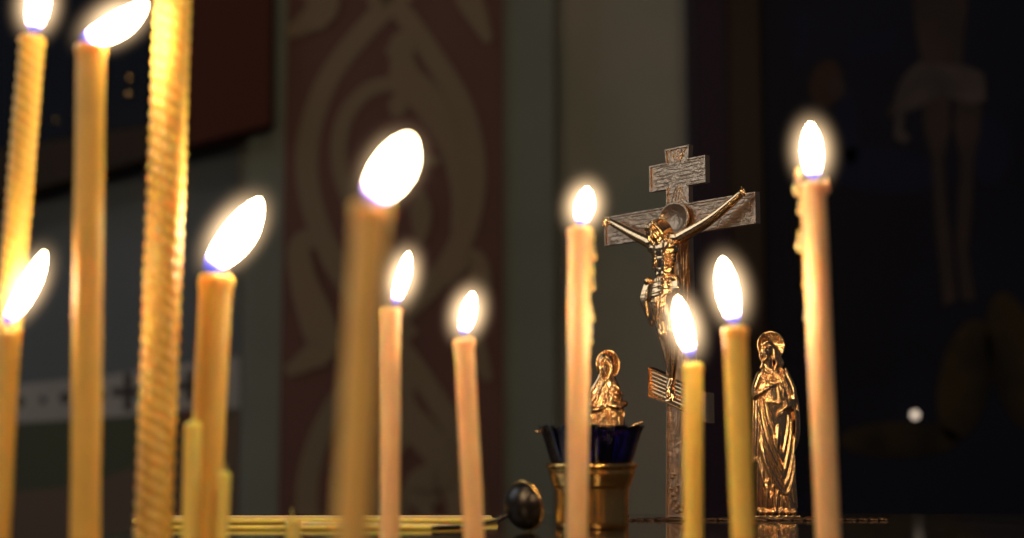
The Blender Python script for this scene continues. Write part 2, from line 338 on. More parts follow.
# low carved edging strip on the table top
t = thing('carved_edging', (0.2, 0.664, 0), 'low dark bronze leaf edging lying on the table at the statuettes', 'edging')
b = bmesh.new()
x = 0.045
while x < 0.165:
    w = rnd.uniform(0.004, 0.007); ball(b, (x - 0.2, rnd.uniform(-0.0008, 0.0008), 0.0004), (w * 0.62, 0.0022, rnd.uniform(0.0008, 0.0014)), Matrix.Rotation(rnd.uniform(-0.12, 0.12), 4, 'Y'), 12)
    ball(b, (x - 0.2 + w * 0.3, -0.0016, 0.0003), (w * 0.35, 0.0016, 0.0009), None, 10)
    x += w
sculpt('leaf_strip', b, M_CARVED, t, 0.0004, 1)

# candle stand below the frame that carries the burning candles
ZS = -0.034
t = thing('candle_stand', (0, 0.40, -0.9), 'low sand filled brass stand carrying the burning candles before the table', 'candle stand')
b = bmesh.new(); box(b, (-0.30, -0.15, 0.835), (0.16, 0.112, 0.845)); 
for lo_, hi_ in (((-0.30, -0.15, 0.845), (-0.294, 0.112, 0.868)), ((0.154, -0.15, 0.845), (0.16, 0.112, 0.868)), ((-0.294, -0.15, 0.845), (0.154, -0.144, 0.868)), ((-0.294, 0.108, 0.845), (0.154, 0.112, 0.868))): box(b, lo_, hi_)
obj('tray', b, M_STAND, t, smooth=False)
b = bmesh.new(); box(b, (-0.2939, -0.1439, 0.8452), (0.1539, 0.1079, 0.9 + ZS)); obj('sand', b, M_SAND, t, smooth=False)['kind'] = 'stuff'
b = bmesh.new(); lathe(b, [(0.12, 0), (0.12, 0.015), (0.05, 0.04), (0.02, 0.08), (0.018, 0.4), (0.03, 0.44), (0.018, 0.48), (0.018, 0.78), (0.08, 0.8351)], 32, (-0.07, -0.02, 0)); obj('column', b, M_STAND, t)

# ------------------------------------------------------------------ candles
def smooth_noise(x, y=0.0, z=0.0): return noise.noise(Vector((x, y, z)))
def candle(label, cat, top, bot, Y, rpx, wax_kind, twist=None, flame=None, drips=(), seed=0, taper=1.0, group='thin church candles', lumpy=0.03, lip=1.0, offtop=False):
    a = P(top[0], top[1], Y); b_ = P(bot[0], bot[1], Y); d = (b_ - a).normalized()
    foot = a + d * ((ZS - 0.006 - a.z) / d.z)
    t = thing('twisted_candle' if twist else 'candle', foot, label, cat, group)
    A = a - foot; L = A.length; r0 = px(rpx, Y); ax = A.normalized(); X, Yv = frame_of(ax)
    if X.x < 0: X, Yv = -X, -Yv
    nl = int(L / (r0 * (0.09 if twist else 0.28))); na = 40; bm = bmesh.new(); rings = []
    for i in range(nl + 1):
        s = L * i / nl; f = i / nl; ring = []
        dt = L - s  # distance from the top
        for k in range(na):
            th = 2 * PI * k / na; r = r0 * (taper + (1 - taper) * f)
            r *= 1 + lumpy * smooth_noise(math.cos(th) * 1.1 + seed, math.sin(th) * 1.1, s * 55) + 0.6 * lumpy * smooth_noise(math.cos(th) * 2.5 + seed, math.sin(th) * 2.5, s * 260)
            if twist:
                ph = twist[0] * th / 2 + PI * s / (twist[1] * r0); r *= 1 + twist[2] * (abs(math.cos(ph)) - 0.6)
            if flame or offtop:  # melted lip
                r *= 1 + lip * 0.10 * math.exp(-((dt - r0 * 0.35) / (r0 * 0.35)) ** 2) * (1 + 1.2 * smooth_noise(math.cos(th) * 2 + seed, math.sin(th) * 2, 3))
            ring.append(bm.verts.new(ax * s + (X * math.cos(th) + Yv * math.sin(th)) * r))
        rings.append(ring)
    # rounded rim and a shallow pool
    for rr, dz in ((0.93, 0.10), (0.80, 0.13), (0.62, 0.02), (0.35, -0.06)) if (flame or offtop) else ((0.95, 0.08), (0.84, 0.2), (0.55, 0.36), (0.2, 0.5)):
        ring = []
        for k in range(na):
            th = 2 * PI * k / na; w = 0.12 * r0 * smooth_noise(math.cos(th) * 2.2 + seed, math.sin(th) * 2.2, 9) if (flame and rr > 0.7) else 0
            ring.append(bm.verts.new(ax * (L + dz * r0 + w) + (X * math.cos(th) + Yv * math.sin(th)) * r0 * rr))
        rings.append(ring)
    for p, q in zip(rings, rings[1:]):
        for k in range(na): bm.faces.new((p[k], p[(k + 1) % na], q[(k + 1) % na], q[k]))
    bm.faces.new(rings[0][::-1]); bm.faces.new(rings[-1])
    wo = obj('wax_shaft', bm, M_WAX[wax_kind], t)
    if drips:
        for (u, v, s) in drips:
            bd = bmesh.new(); c = P(u, v, Y) - foot; sr = px(s, Y)
            ball(bd, c, (sr * 0.85, sr * 0.85, sr * 1.25), None, 14)
            ball(bd, c + Vector((0, 0, sr * 1.6)), (sr * 0.5, sr * 0.55, sr * 1.7), None, 12)
            obj('wax_drip', bd, M_WAX[wax_kind], t)
    wk = bmesh.new()
    if flame:
        fb, ft, fw = flame[:3]; B = P(fb[0], fb[1], Y) - foot; TT = P(ft[0], ft[1], Y) - foot; cb = 13.5 * (1 / Y - 1.481); w = px(fw - 1.5 - 0.45 * cb, Y) / 2; _d = (TT - B).normalized() * px(0.3 * cb, Y); B = B + _d * 0.6; TT = TT - _d
        dr = (TT - B).normalized(); side = -1 if dr.x < 0 else 1
        wickend = ax * (L + r0 * 0.25) + dr * r0 * 0.75
        tube(wk, catmull([ax * (L - r0 * 0.3), ax * (L + r0 * 0.25), wickend], 4), r0 * 0.085, 8)
        wko = obj('wick', wk, M_WICK, t)
        eb = bmesh.new(); ball(eb, wickend, r0 * 0.15, None, 10); obj('ember', eb, M_EMBER, wko)
        prof = flame[3] if len(flame) > 3 else [(0, .22), (.04, .42), (.12, .62), (.24, .82), (.38, .96), (.52, 1.0), (.66, .93), (.79, .74), (.89, .50), (.955, .28), (.99, .10), (1, .01)]
        c = catmull([(p[0], p[1], 0) for p in prof], 3)
        fm = bmesh.new(); uvl = fm.loops.layers.uv.new('UVMap'); X2, Y2 = frame_of(dr); rings = []; hs = {}
        Lf = (TT - B).length; bow = Vector((0, 0, 1)) - dr * dr.z
        for p in c:
            s = min(max(p.x, 0), 1); ring = []
            cc = B + dr * Lf * s - bow * (0.16 * Lf * 4 * s * (1 - s)) * 0.5
            for k in range(20):
                th = 2 * PI * k / 20; v = fm.verts.new(cc + (X2 * math.cos(th) + Y2 * math.sin(th)) * w * max(p.y, .005)); ring.append(v); hs[v] = s
            rings.append(ring)
        for p, q in zip(rings, rings[1:]):
            for k in range(20): fm.faces.new((p[k], p[(k + 1) % 20], q[(k + 1) % 20], q[k]))
        fm.faces.new(rings[0][::-1]); fm.faces.new(rings[-1])
        for fc in fm.faces:
            for lp in fc.loops: lp[uvl].uv = (0.5, hs[lp.vert])
        fo = obj('flame', fm, M_FLAME, t)
        tag(fo, 'bright white candle flame')
        # faint glowing volume added as lens bloom round the flame
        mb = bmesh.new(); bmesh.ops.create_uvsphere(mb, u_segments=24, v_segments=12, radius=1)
        mo = obj('flame_bloom', mb, M_BLOOM, fo)
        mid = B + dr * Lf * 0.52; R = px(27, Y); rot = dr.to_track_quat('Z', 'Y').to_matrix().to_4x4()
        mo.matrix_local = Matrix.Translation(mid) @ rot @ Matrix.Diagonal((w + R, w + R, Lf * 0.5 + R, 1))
    else:
        tube(wk, [ax * (L + r0 * 0.5), ax * (L + r0 * 1.6) + X * r0 * 0.1], r0 * 0.12, 8); obj('wick', wk, M_WICK if offtop else M_WAX[wax_kind], t)
    return t

candle('twisted beeswax candle leaning out of the upper corner beside the tallest smooth candle', 'candle', (32, 38), (14, 262), 0.475, 12.5, 'honey', (4, 0.95, 0.20), ((33, 34), (42, -22), 27), seed=1)
candle('tall smooth yellow candle between two twisted ones, long flame blown sideways', 'candle', (91, 46), (85, 538), 0.45, 14.5, 'honey', None, ((80, 42), (149, 2), 30), seed=2)
candle('short twisted candle at the outer edge with a drip and slanting flame', 'candle', (9, 332), (-1, 538), 0.455, 10.5, 'honey', (4, 0.95, 0.19), ((4, 326), (46, 250), 22), ((10, 447, 3.2),), seed=3)
candle('thick rope twisted candle running up out of the picture, flame out of view', 'candle', (179, -170), (153, 538), 0.47, 18.0, 'honey', (4, 0.75, 0.19), ((180, -176), (190, -240), 30), seed=4)
candle('broad smooth candle standing by the shortest thin ones, flame slanting up', 'candle', (216, 277), (203, 538), 0.485, 16.6, 'honey', None, ((206, 272), (262, 197), 37), seed=5)
candle('unlit plain yellow candle between the rope twisted and broad smooth candles', 'candle', (193, 425), (190, 538), 0.472, 8.8, 'pale', seed=6, group='unlit candles')
candle('thin unlit yellow taper standing beside the broad smooth burning candle', 'candle', (225, 474), (222, 538), 0.472, 6.0, 'pale', seed=7, group='unlit candles')
candle('lowest unlit yellow candle, only its tip showing before the lying candles', 'candle', (292, 521), (293, 538), 0.505, 7.6, 'pale', seed=8, group='unlit candles')
candle('nearest candle, thick amber and strongly blurred, before the ornament panel', 'candle', (371, 206), (352, 538), 0.305, 18.0, 'amber', None, ((368, 203), (413, 134), 44), seed=9)
candle('slim peach candle with a narrow pointed flame beside the blurred amber candle', 'candle', (391, 309), (390, 538), 0.50, 9.8, 'peach', None, ((394, 306), (409, 251), 17), ((386, 393, 2.2), (383, 316, 2.6)), seed=10)
candle('slim peach candle leaning slightly, the nearer one to the round dark ladle', 'candle', (464, 340), (474, 538), 0.50, 10.3, 'peach', None, ((462, 336), (473, 291), 18), ((456, 352, 2.6), (458, 372, 2), (459, 396, 2), (462, 440, 2)), seed=11)
candle('pale candle with lumpy wax drips in front of the blue glass lamp', 'candle', (579, 229), (577, 538), 0.505, 11.6, 'peach', None, ((580, 226), (588, 186), 22), ((593, 256, 4.6), (592, 238, 3.2), (591.5, 272, 3.6), (592, 287, 3.6), (590.5, 318, 4.6), (590, 330, 3.2), (590, 342, 2.8)), seed=12, taper=0.88)
candle('yellow candle standing directly before the crucifix foot', 'candle', (693, 364), (693, 538), 0.495, 9.8, 'yellow', None, ((692, 358), (677, 295), 21), seed=13)
candle('yellow candle between the crucifix and the standing bearded saint', 'candle', (735, 328), (743, 538), 0.475, 12.0, 'yellow', None, ((735, 326), (722, 256), 25), seed=14, taper=0.9)
candle('peach candle with wax drips right of the standing saint', 'candle', (813, 184), (828, 538), 0.485, 13.0, 'peach', None, ((814, 182), (810, 121), 25), ((798, 189, 6.5), (800, 211, 3.6), (800, 246, 5.0), (827, 190, 4.0), (805, 285, 2.8), (806, 318, 2.8), (809, 356, 3)), seed=15, taper=0.92, lip=2.2)

# candles lying on the table
def lying(label, ua, ub, Ya, Yb, r, wk, twist=False, wick_at=None, seed=0):
    pa = Vector((P(ua, 520, Ya).x, Ya, r)); pb = Vector((P(ub, 520, Yb).x, Yb, r))
    t = thing('lying_candle', (pa + pb) / 2 - Vector((0, 0, r)), label, 'candle', 'candles lying on the table'); base = Vector(t.location)
    n = 260; pts = [pa.lerp(pb, i / n) - base for i in range(n + 1)]
    bm = bmesh.new(); d = (pb - pa).normalized(); X, Yv = frame_of(d); rings = []
    for i, p in enumerate(pts):
        ring = []
        for k in range(16):
            th = 2 * PI * k / 16; rr = r * (1 + (0.10 * (abs(math.cos(1.5 * (th + i * 0.55))) - 0.6) if twist else 0.02 * math.sin(i * .13 + seed)))
            if i in (0, n): rr *= 0.5
            ring.append(bm.verts.new(p + (X * math.cos(th) + Yv * math.sin(th)) * rr))
        rings.append(ring)
    for p, q in zip(rings, rings[1:]):
        for k in range(16): bm.faces.new((p[k], p[(k + 1) % 16], q[(k + 1) % 16], q[k]))
    bm.faces.new(rings[0][::-1]); bm.faces.new(rings[-1])
    obj('wax_shaft', bm, M_WAX[wk], t)
    if wick_at:
        b = bmesh.new(); e = (pb if wick_at == 'b' else pa) - base; s = 1 if wick_at == 'b' else -1
        tube(b, catmull([e - d * s * 0.001, e + d * s * 0.0016, e + d * s * 0.003 + Vector((0, 0, 0.0012))], 4), 0.0004, 8); obj('wick', b, M_WICK, t)
lying('yellow candle lying foremost across the table, charred wick towards the ladle', 150, 460, 0.585, 0.587, 0.0009, 'yellow', False, 'b', 1)
lying('smooth yellow candle lying in the middle of the bundle', 132, 498, 0.634, 0.637, 0.0012, 'yellow', False, None, 2)
lying('twisted peach candle lying rearmost against the bundle, ending by the dark ladle', 165, 492, 0.664, 0.666, 0.0011, 'peach', True, 'b', 3)
lying('short peach candle lying askew over the end of the bundle', 290, 466, 0.617, 0.595, 0.0009, 'peach', False, 'b', 4)

# ------------------------------------------------------------------ metal ladle
Yl = 0.572
c = P(522, 507, Yl); R = px(24, Yl)
t = thing('oil_ladle', (c.x, c.y, 0), 'dark round metal ladle resting beside the lying candles, rounded side out', 'ladle')
b = bmesh.new()
prof = [(R * math.sin(a), -R * math.cos(a)) for a in [i * PI / 2 / 14 for i in range(15)]]
prof = [(max(r, 0.00001), z) for r, z in prof] + [(R * 1.04, 0.0002), (R * 1.03, 0.0006), (R * 0.95, 0.0004)] + [(R * 0.93 * math.sin(a) + 0.00001, -R * 0.93 * math.cos(a)) for a in [i * PI / 2 / 14 for i in range(14, -1, -1)]]
lathe(b, prof, 40)
axis = Vector((0.72, 0.62, 0.18)).normalized()
rot = axis.to_track_quat('Z', 'Y').to_matrix().to_4x4()
cc = Vector((0, 0, R * 1.02)) + axis * R * 0.15
bmesh.ops.transform(b, matrix=Matrix.Translation(cc) @ rot @ Matrix.Diagonal((1, 1, 0.72, 1)), verts=b.verts[:])
o = obj('bowl', b, M_DARKMETAL, t)
b = bmesh.new()
ringp = [cc + rot.to_3x3() @ Vector((R * 1.02 * math.cos(a), R * 1.02 * math.sin(a), 0.0004)) for a in [2 * PI * i / 40 for i in range(41)]]
tube(b, ringp, 0.0005, 8, False); tag(obj('rim', b, M_GOLD, t), 'brass coloured rim')
b = bmesh.new(); p0 = Vector((-R * 0.55, 0, R * 0.75))
tube(b, catmull([p0, Vector((-R * 1.1, -0.0005, R * 0.45)), Vector((-R * 1.9, -0.002, 0.0028)), P(468, 527, 0.582) - Vector((c.x, c.y, 0)) + Vector((0, 0, 0.0002)), Vector((-0.034, 0.0035, 0.0012))], 5), 0.0009, 8)
obj('handle', b, M_DARKMETAL, t)

# ------------------------------------------------------------------ blue glass lamp in a brass holder
Yg = 0.60
c = P(592, 526, Yg); c.z = 0; R = lambda n: px(n, Yg)
zz = lambda v: P(592, v, Yg).z
t = thing('oil_lamp', c, 'cobalt blue faceted glass oil lamp set in a shiny brass cup', 'oil lamp')
z0 = 0.0; zt = zz(463)
b = bmesh.new()
lathe(b, [(R(35), 0), (R(36), 0.0004), (R(36), zz(520)), (R(36), zz(500)), (R(36.6), zz(489)), (R(37), zz(487)), (R(38.6), zz(486)), (R(38.8), zz(484.5)), (R(40.5), zz(480)), (R(42.5), zz(474)), (R(43), zz(471)), (R(42.5), zz(469.5)), (R(44), zz(468.5)), (R(45.5), zz(466.5)), (R(45.7), zz(465)), (R(45), zz(463.5)), (R(42.5), zz(463)), (R(40.5), zz(464)), (R(38), zz(475)), (R(34), zz(486)), (R(33), 0.002), (R(5), 0.0015)], 96)
obj('brass_cup', b, M_GOLD, t)
b = bmesh.new()
def flute(r, z, a, i):
    k = 12; f = abs(math.cos(k * a / 2)); s = min(max((z - zz(466)) / (zz(428) - zz(466)), 0), 1)
    return r * (1 - 0.07 * s * (1 - f) ** 1.5), z + (0.0009 * (f - 0.5) * s if s > 0.8 else 0)
prof = [(R(2), zz(505)), (R(24), zz(505)), (R(33), zz(488)), (R(37), zz(472)), (R(40), zz(464)), (R(42.5), zz(456)), (R(46), zz(444)), (R(50), zz(433)), (R(52.6), zz(427.5)), (R(52.8), zz(426.5)), (R(51.5), zz(426.3)), (R(48.5), zz(433)), (R(44), zz(446)), (R(39.5), zz(458)), (R(35), zz(472)), (R(30), zz(486)), (R(22), zz(500)), (R(2), zz(501))]
lathe(b, prof, 144, fn=flute); obj('glass_bowl', b, M_COBALT, t)
b = bmesh.new(); lathe(b, [(R(1), zz(488)), (R(29), zz(488)), (R(36.5), zz(462)), (R(1), zz(462))], 48); obj('lamp_oil', b, M_OIL, t)
b = bmesh.new()
q = [P(537, 431.5, Yg) - c, P(545, 432.5, Yg) - c, P(556, 430, Yg) - c, Vector((0, 0, zz(440))), P(622, 431, Yg) - c, P(632, 426, Yg) - c, P(641, 423, Yg) - c]
tube(b, catmull(q, 5), 0.0004, 8)
ball(b, q[0], (0.0009, 0.0007, 0.0006)); ball(b, q[-1], (0.0009, 0.0007, 0.0007)); ball(b, q[-1] - Vector((0.0018, 0, 0.0002)), 0.0006)
tag(obj('wick_holder', b, M_BRASS, t), 'thin brass wire across the glass rim')

# ------------------------------------------------------------------ standing saints (brass statuettes)
def statue_frame(u0, v0, rz):
    Yb = (CAMH * F * 0 + 0) or 0.69
    r = ray(u0, v0); p = CAM + r * (-CAMH / r.z); return p
class Fig:
    """local frame in pixels of the figure's own size: x across, d towards the viewer, v height"""
    def __init__(s, u0, v0, rz=0):
        s.o = statue_frame(u0, v0, rz); s.u0 = u0; s.k = s.o.y / F; s.v0 = v0
    def p(s, u, v, d=0):
        w = P(u, v, s.o.y) - s.o; return Vector((w.x, -d * s.k, w.z))
    def r(s, *a): return a[0] * s.k if len(a) == 1 else tuple(x * s.k for x in a)

# the bearded saint with a halo
G = Fig(776, 518)
t = thing('saint_statuette', G.o, 'brass statuette of a haloed long haired saint in draped robes, hand on chest', 'statuette', None)
b = bmesh.new()
def body_section(b, rows, G, n=40, sq=2.4):
    rings = []
    for (v, ul, ur, dep, dc) in rows:
        ring = []
        for k in range(n):
            a = 2 * PI * k / n; ca, sa = math.cos(a), math.sin(a)
            e = 2 / sq; x = math.copysign(abs(ca) ** e, ca); y = math.copysign(abs(sa) ** e, sa)
            ring.append(b.verts.new(G.p((ul + ur) / 2 + x * (ur - ul) / 2, v, dc + y * dep)))
        rings.append(ring)
    for p, q in zip(rings, rings[1:]):
        for k in range(n): b.faces.new((p[k], p[(k + 1) % n], q[(k + 1) % n], q[k]))
    b.faces.new(rings[0]); b.faces.new(rings[-1][::-1])
body_section(b, [(512, 756, 797, 10, 0), (490, 756, 795, 9.5, 0), (465, 755, 793, 10, 0), (440, 755, 793, 10.5, 0), (420, 755, 794, 10, 0), (400, 755, 792, 9.5, 0), (385, 757, 789, 8.5, 0), (375, 758, 786, 7.5, 0), (369, 761, 782, 6, 0), (366, 765, 777, 4, 0)], G)
# neck, head turned to the left, hair
capsule(b, [G.p(769, 372, 2), G.p(767.5, 359, 3.5)], G.r(4.9))
ball(b, G.p(767.5, 351, 3), G.r(5.4, 6.2, 8.0))
ball(b, G.p(765, 354, 6), G.r(3.6, 3.8, 5.6))            # face mask
ball(b, G.p(764.5, 359.5, 6.5), G.r(2.5, 2.8, 2.8))      # chin and beard
capsule(b, [G.p(764.2, 348.5, 9.0), G.p(763.0, 353.6, 10.6)], [G.r(.7), G.r(1.1)], 8)   # nose
capsule(b, [G.p(761.5, 348.6, 8.4), G.p(764, 348.0, 9.6), G.p(767.2, 348.6, 8.6)], G.r(.8), 8)  # brow
ball(b, G.p(762.1, 350.3, 8.6), G.r(.9, .7, .6)); ball(b, G.p(766.4, 350.3, 8.9), G.r(.9, .7, .6))
capsule(b, [G.p(762.6, 356.2, 9.4), G.p(765.8, 356.2, 9.5)], G.r(.65), 8)
for i, (ua, ub, uc, dd) in enumerate(((768, 773, 775, 6), (770, 775.5, 778, 5), (771, 777, 781, 3), (762, 761.5, 761, 5), (772, 778, 779, 1))):
    capsule(b, catmull([G.p(ua - 1, 343.5, dd), G.p(ub, 350, dd), G.p(uc - 2, 357, dd), G.p(uc + 1, 363, dd), G.p(uc - 1, 368, dd)], 3), G.r(1.7), 8)
capsule(b, catmull([G.p(762, 350, 4), G.p(763, 344.5, 6), G.p(767, 342.6, 6.5), G.p(772, 345, 5)], 3), G.r(1.9), 8)
# arms
capsule(b, catmull([G.p(759, 375, 2), G.p(754, 388, 5), G.p(753.5, 396, 8)], 3), G.r(4.0))
capsule(b, catmull([G.p(753.5, 396, 8), G.p(760, 392, 12), G.p(767, 388, 12)], 3), [G.r(x) for x in (3.8, 3.7, 3.5, 3.2, 2.9, 2.6, 2.4)])
ball(b, G.p(769, 386.6, 12), G.r(3.4, 1.6, 2.0), Matrix.Rotation(-0.35, 4, 'Y'))
for k in range(4): capsule(b, [G.p(770, 385.2 + k * 1.15, 12.6), G.p(775.5 - k * .4, 383 + k * 1.35, 12.0)], G.r(.62), 8)
capsule(b, [G.p(768, 385, 13), G.p(770.5, 381.8, 12.4)], G.r(.65), 8)
capsule(b, catmull([G.p(785, 375, 1), G.p(791, 388, 3), G.p(792, 400, 5)], 3), G.r(4.6))
capsule(b, catmull([G.p(792, 400, 5), G.p(787, 406, 10), G.p(781, 409, 12)], 3), [G.r(x) for x in (4.2, 4.0, 3.7, 3.3, 2.9, 2.5, 2.3)])
ball(b, G.p(779, 411, 12.5), G.r(2.6, 1.7, 2.6))
for k in range(4): capsule(b, [G.p(778.5 - k * 1.0, 411.5 + k * .3, 13), G.p(777.5 - k * 0.9, 416.5 - k * .4, 12.6)], G.r(.66), 8)
capsule(b, [G.p(781, 411, 13.4), G.p(779.6, 414.6, 14)], G.r(.7), 8)
# sleeve rings
for k in range(4): capsule(b, catmull([G.p(783 + k * 2.2, 402 - k * .4, 10.5 - k * .7), G.p(785 + k * 2.2, 406, 13 - k * .8), G.p(785.5 + k * 2.0, 411, 9)], 3), G.r(1.0), 8)
# cloak edge hanging at the right and the left fall
capsule(b, catmull([G.p(785, 369, 4), G.p(792, 384, 3), G.p(796.5, 402, 2), G.p(798, 424, 2), G.p(797, 440, 2), G.p(793, 450, 2)], 4), [G.r(1.4 + 0.9 * min(i / 12, 1)) for i in range(21)], 8)
capsule(b, catmull([G.p(781, 369, 6), G.p(787, 384, 8), G.p(793, 404, 7), G.p(795, 424, 6), G.p(794, 446, 4)], 4), G.r(1.1), 8)
capsule(b, catmull([G.p(795.5, 412, 3), G.p(797, 430, 4), G.p(793.5, 449, 3)], 4), G.r(2.2), 8)
for (ua, ub, va, vb, rr) in ((752.5, 751.5, 396, 462, 1.6), (755.5, 754, 398, 455, 1.5), (758, 756.5, 400, 462, 1.2)): capsule(b, catmull([G.p(ua, va, 7), G.p(ua - .4, (va + vb) / 2, 7), G.p(ub, vb, 6)], 4), G.r(rr), 8)
ball(b, G.p(753, 459, 5), G.r(2.2, 3, 3.5))
# drapery swags
def dsurf(u, v):
    """height of the robe's front at (u, v)"""
    x = (u - 775) / 20.0; return 10.2 * math.sqrt(max(0.0, 1 - min(abs(x), 0.98) ** 2.6))
def fold(pts, rr, n=6, lift=0.4, r_end=None):
    c = catmull([(u, v, 0) for u, v in pts], n); q = [G.p(p.x, p.y, dsurf(p.x, p.y) + lift) for p in c]
    m = len(q); capsule(b, q, [G.r(rr * (0.55 + 0.45 * math.sin(PI * min(max(i / (m - 1), 0.04), 0.96)))) for i in range(m)], 8)
fold([(758, 398), (760, 425), (768, 455), (777, 474), (783, 485), (788, 474), (792, 455), (794, 435)], 1.5)
fold([(756, 405), (757, 432), (764, 462), (774, 484), (783, 494), (790, 484), (794, 462)], 1.5)
fold([(761, 396), (764, 420), (772, 448), (778, 462), (781, 470), (785, 460), (789, 440), (790, 420)], 1.4)
fold([(764, 395), (768, 414), (775, 438), (780, 452), (783, 446), (786, 430), (787, 416)], 1.0)
fold([(755, 425), (757, 455), (762, 480), (770, 500)], 1.3)
fold([(757, 412), (760, 440), (768, 470), (778, 490)], 0.9)
for (pts, rr) in (([(757, 460), (757, 485), (757, 510)], 1.8), ([(761.5, 470), (761, 490), (761, 511)], 1.2), ([(766, 480), (765.5, 495), (765.5, 511)], 1.7), ([(771, 486), (770, 500), (770, 511)], 1.3), ([(776, 490), (775, 502), (775, 511)], 1.8),
                  ([(780.5, 496), (781, 504), (782, 511)], 1.1), ([(786, 492), (788, 502), (790, 511)], 1.5), ([(791, 480), (792, 495), (795, 510)], 1.6), ([(794, 455), (794.5, 480), (797, 508)], 1.2), ([(783, 497), (785, 505), (786, 511)], 1.0)): fold(pts, rr)
ball(b, G.p(776, 438, 8.5), G.r(4.2, 4, 15), Matrix.Rotation(0.08, 4, 'Y'))
# tunic pleats on the chest
for k in range(8): fold([(760 + k * 3.1, 371 + abs(k - 3.5) * .5), (761 + k * 2.9, 377), (762 + k * 2.8, 384)], 0.75, lift=-1.6)
for k in range(5): fold([(773 + k * 2.4, 376), (777 + k * 2.2, 387), (778 + k * 1.9, 398)], 0.8, lift=-0.6)
for k in range(4): fold([(761 + k * 3, 396 + k), (766 + k * 3, 402 + k * .5), (773 + k * 2.2, 403 - k)], 0.9, lift=0.4)
fold([(764, 366), (768, 370.5), (775, 369)], 1.0, lift=-3.5)
# feet and plinth
box(b, tuple(G.p(753.5, 518, -10)[i] if i != 1 else -11 * G.k for i in range(3)), (G.p(799, 518, 0).x, 10 * G.k, G.r(2.6)))
for (u, rr) in ((759, 3.2), (765, 2.8), (771.5, 3.0), (779, 3.4), (786, 2.6), (792.5, 3.3)): ball(b, G.p(u, 511.5, 9), G.r(rr, 3.6, 3.6))
for v_ in b.verts:
    if v_.co.z < 0.0: v_.co.z = 0.0
sculpt('figure', b, M_BRASS, t, 0.00026, 1, 0.35)
def halo(name, c, rx, ry, thick, parent, rot=None, rings=True):
    b = bmesh.new(); prof = [(0.02, 0.0), (0.82, 0.0), (0.86, 0.7), (0.97, 0.7), (1.0, 0.35), (1.0, -0.6), (0.02, -0.6)]
    lathe(b, [(r, z * thick) for r, z in prof], 48)
    if rings:
        for k in range(28):
            a = 2 * PI * k / 28; m0 = len(b.verts); tube(b, [(0.35 * math.cos(a), 0.35 * math.sin(a), 0), (0.82 * math.cos(a), 0.82 * math.sin(a), 0)], 0.022, 6)
            b.verts.ensure_lookup_table()
            for v in b.verts[m0:]: v.co.z *= 0.012
    M = Matrix.Translation(c) @ (rot or Matrix()) @ Matrix.Rotation(PI / 2, 4, 'X') @ Matrix.Diagonal((rx, ry, 1, 1))
    bmesh.ops.transform(b, matrix=M, verts=b.verts[:]); return obj(name, b, M_BRASS, parent)
halo('halo', G.p(770.8, 345.5, 0.5), G.r(14.3), G.r(14.8), 0.0007, t)

# the veiled saint behind the lamp
G = Fig(606, 516.5)
t = thing('saint_statuette', G.o, 'brass statuette of a veiled haloed saint rising behind the blue glass lamp', 'statuette', None)
b = bmesh.new()
body_section(b, [(512, 585, 628, 10, 0), (470, 586, 627, 10, 0), (440, 586.5, 626, 10, 0), (420, 587, 624.5, 9.5, 0), (405, 587, 623.5, 9.5, 0), (394, 588, 621.5, 8.5, 0), (387, 590.5, 620, 7.5, 0), (382, 594, 617.5, 6.5, 0), (377, 597, 615.5, 6, 0), (370, 599, 614, 5, 0)], G)
ball(b, G.p(606, 368, 1.5), G.r(8.8, 7, 13)); ball(b, G.p(606, 362, 1), G.r(8.4, 7, 9.5))
# veil rim round the face
for s in (-1, 1): capsule(b, catmull([G.p(605, 357, 7.5), G.p(605 + s * 5.2, 362, 7), G.p(605 + s * 6.0, 370, 7), G.p(604.5 + s * 3.4, 378, 7), G.p(603.8, 382, 7)], 4), G.r(1.5), 8)
ball(b, G.p(604.8, 368.5, 6.8), G.r(4.3, 3.6, 6.8)); ball(b, G.p(604.5, 374, 7.6), G.r(2.2, 2, 2))
capsule(b, [G.p(604, 366.5, 10.0), G.p(603.6, 370.8, 11.2)], [G.r(.6), G.r(1.0)], 8)
capsule(b, [G.p(601.5, 365.4, 9.2), G.p(604, 364.8, 10.2), G.p(607.4, 365.4, 9.4)], G.r(.75), 8)
ball(b, G.p(601.9, 367.2, 9.3), G.r(.9, .7, .6)); ball(b, G.p(606.4, 367.2, 9.5), G.r(.9, .7, .6)); capsule(b, [G.p(602.6, 373.2, 9.6), G.p(605.4, 373.2, 9.7)], G.r(.6), 8)
def dsurf(u, v):
    x = (u - 606) / 20.0; s = min(max((v - 380) / 25, 0.25), 1); return (5.5 + 4.7 * s) * math.sqrt(max(0.0, 1 - min(abs(x), 0.98) ** 2.6))
fold([(603.5, 382), (599, 391), (592, 401), (588.5, 409)], 1.6); fold([(604, 382), (608, 391), (616, 399), (623, 406)], 1.6)
fold([(602, 386), (598, 396), (595, 404)], 1.0); fold([(606, 388), (606, 397), (608, 404)], 1.0); fold([(610, 387), (616, 393), (621, 399)], 1.0); fold([(614, 385), (619, 390), (623, 397)], 1.0)
fold([(596, 385), (591, 392), (588.5, 400)], 1.1); fold([(603.5, 386), (603, 396), (603, 403)], .9)
capsule(b, catmull([G.p(588.5, 408, 7), G.p(596, 410, 12), G.p(604, 407, 13.5)], 4), [G.r(3.6 - i * .15) for i in range(9)])
capsule(b, catmull([G.p(624, 404, 7), G.p(617, 407.5, 12), G.p(608, 405.5, 13)], 4), [G.r(3.6 - i * .15) for i in range(9)])
ball(b, G.p(604.5, 405.5, 14), G.r(3.4, 1.5, 1.8)); 
for k in range(4): capsule(b, [G.p(605, 403.8 + k * 1.1, 14.8), G.p(610.5, 403 + k * 1.2, 14.2)], G.r(.6), 8)
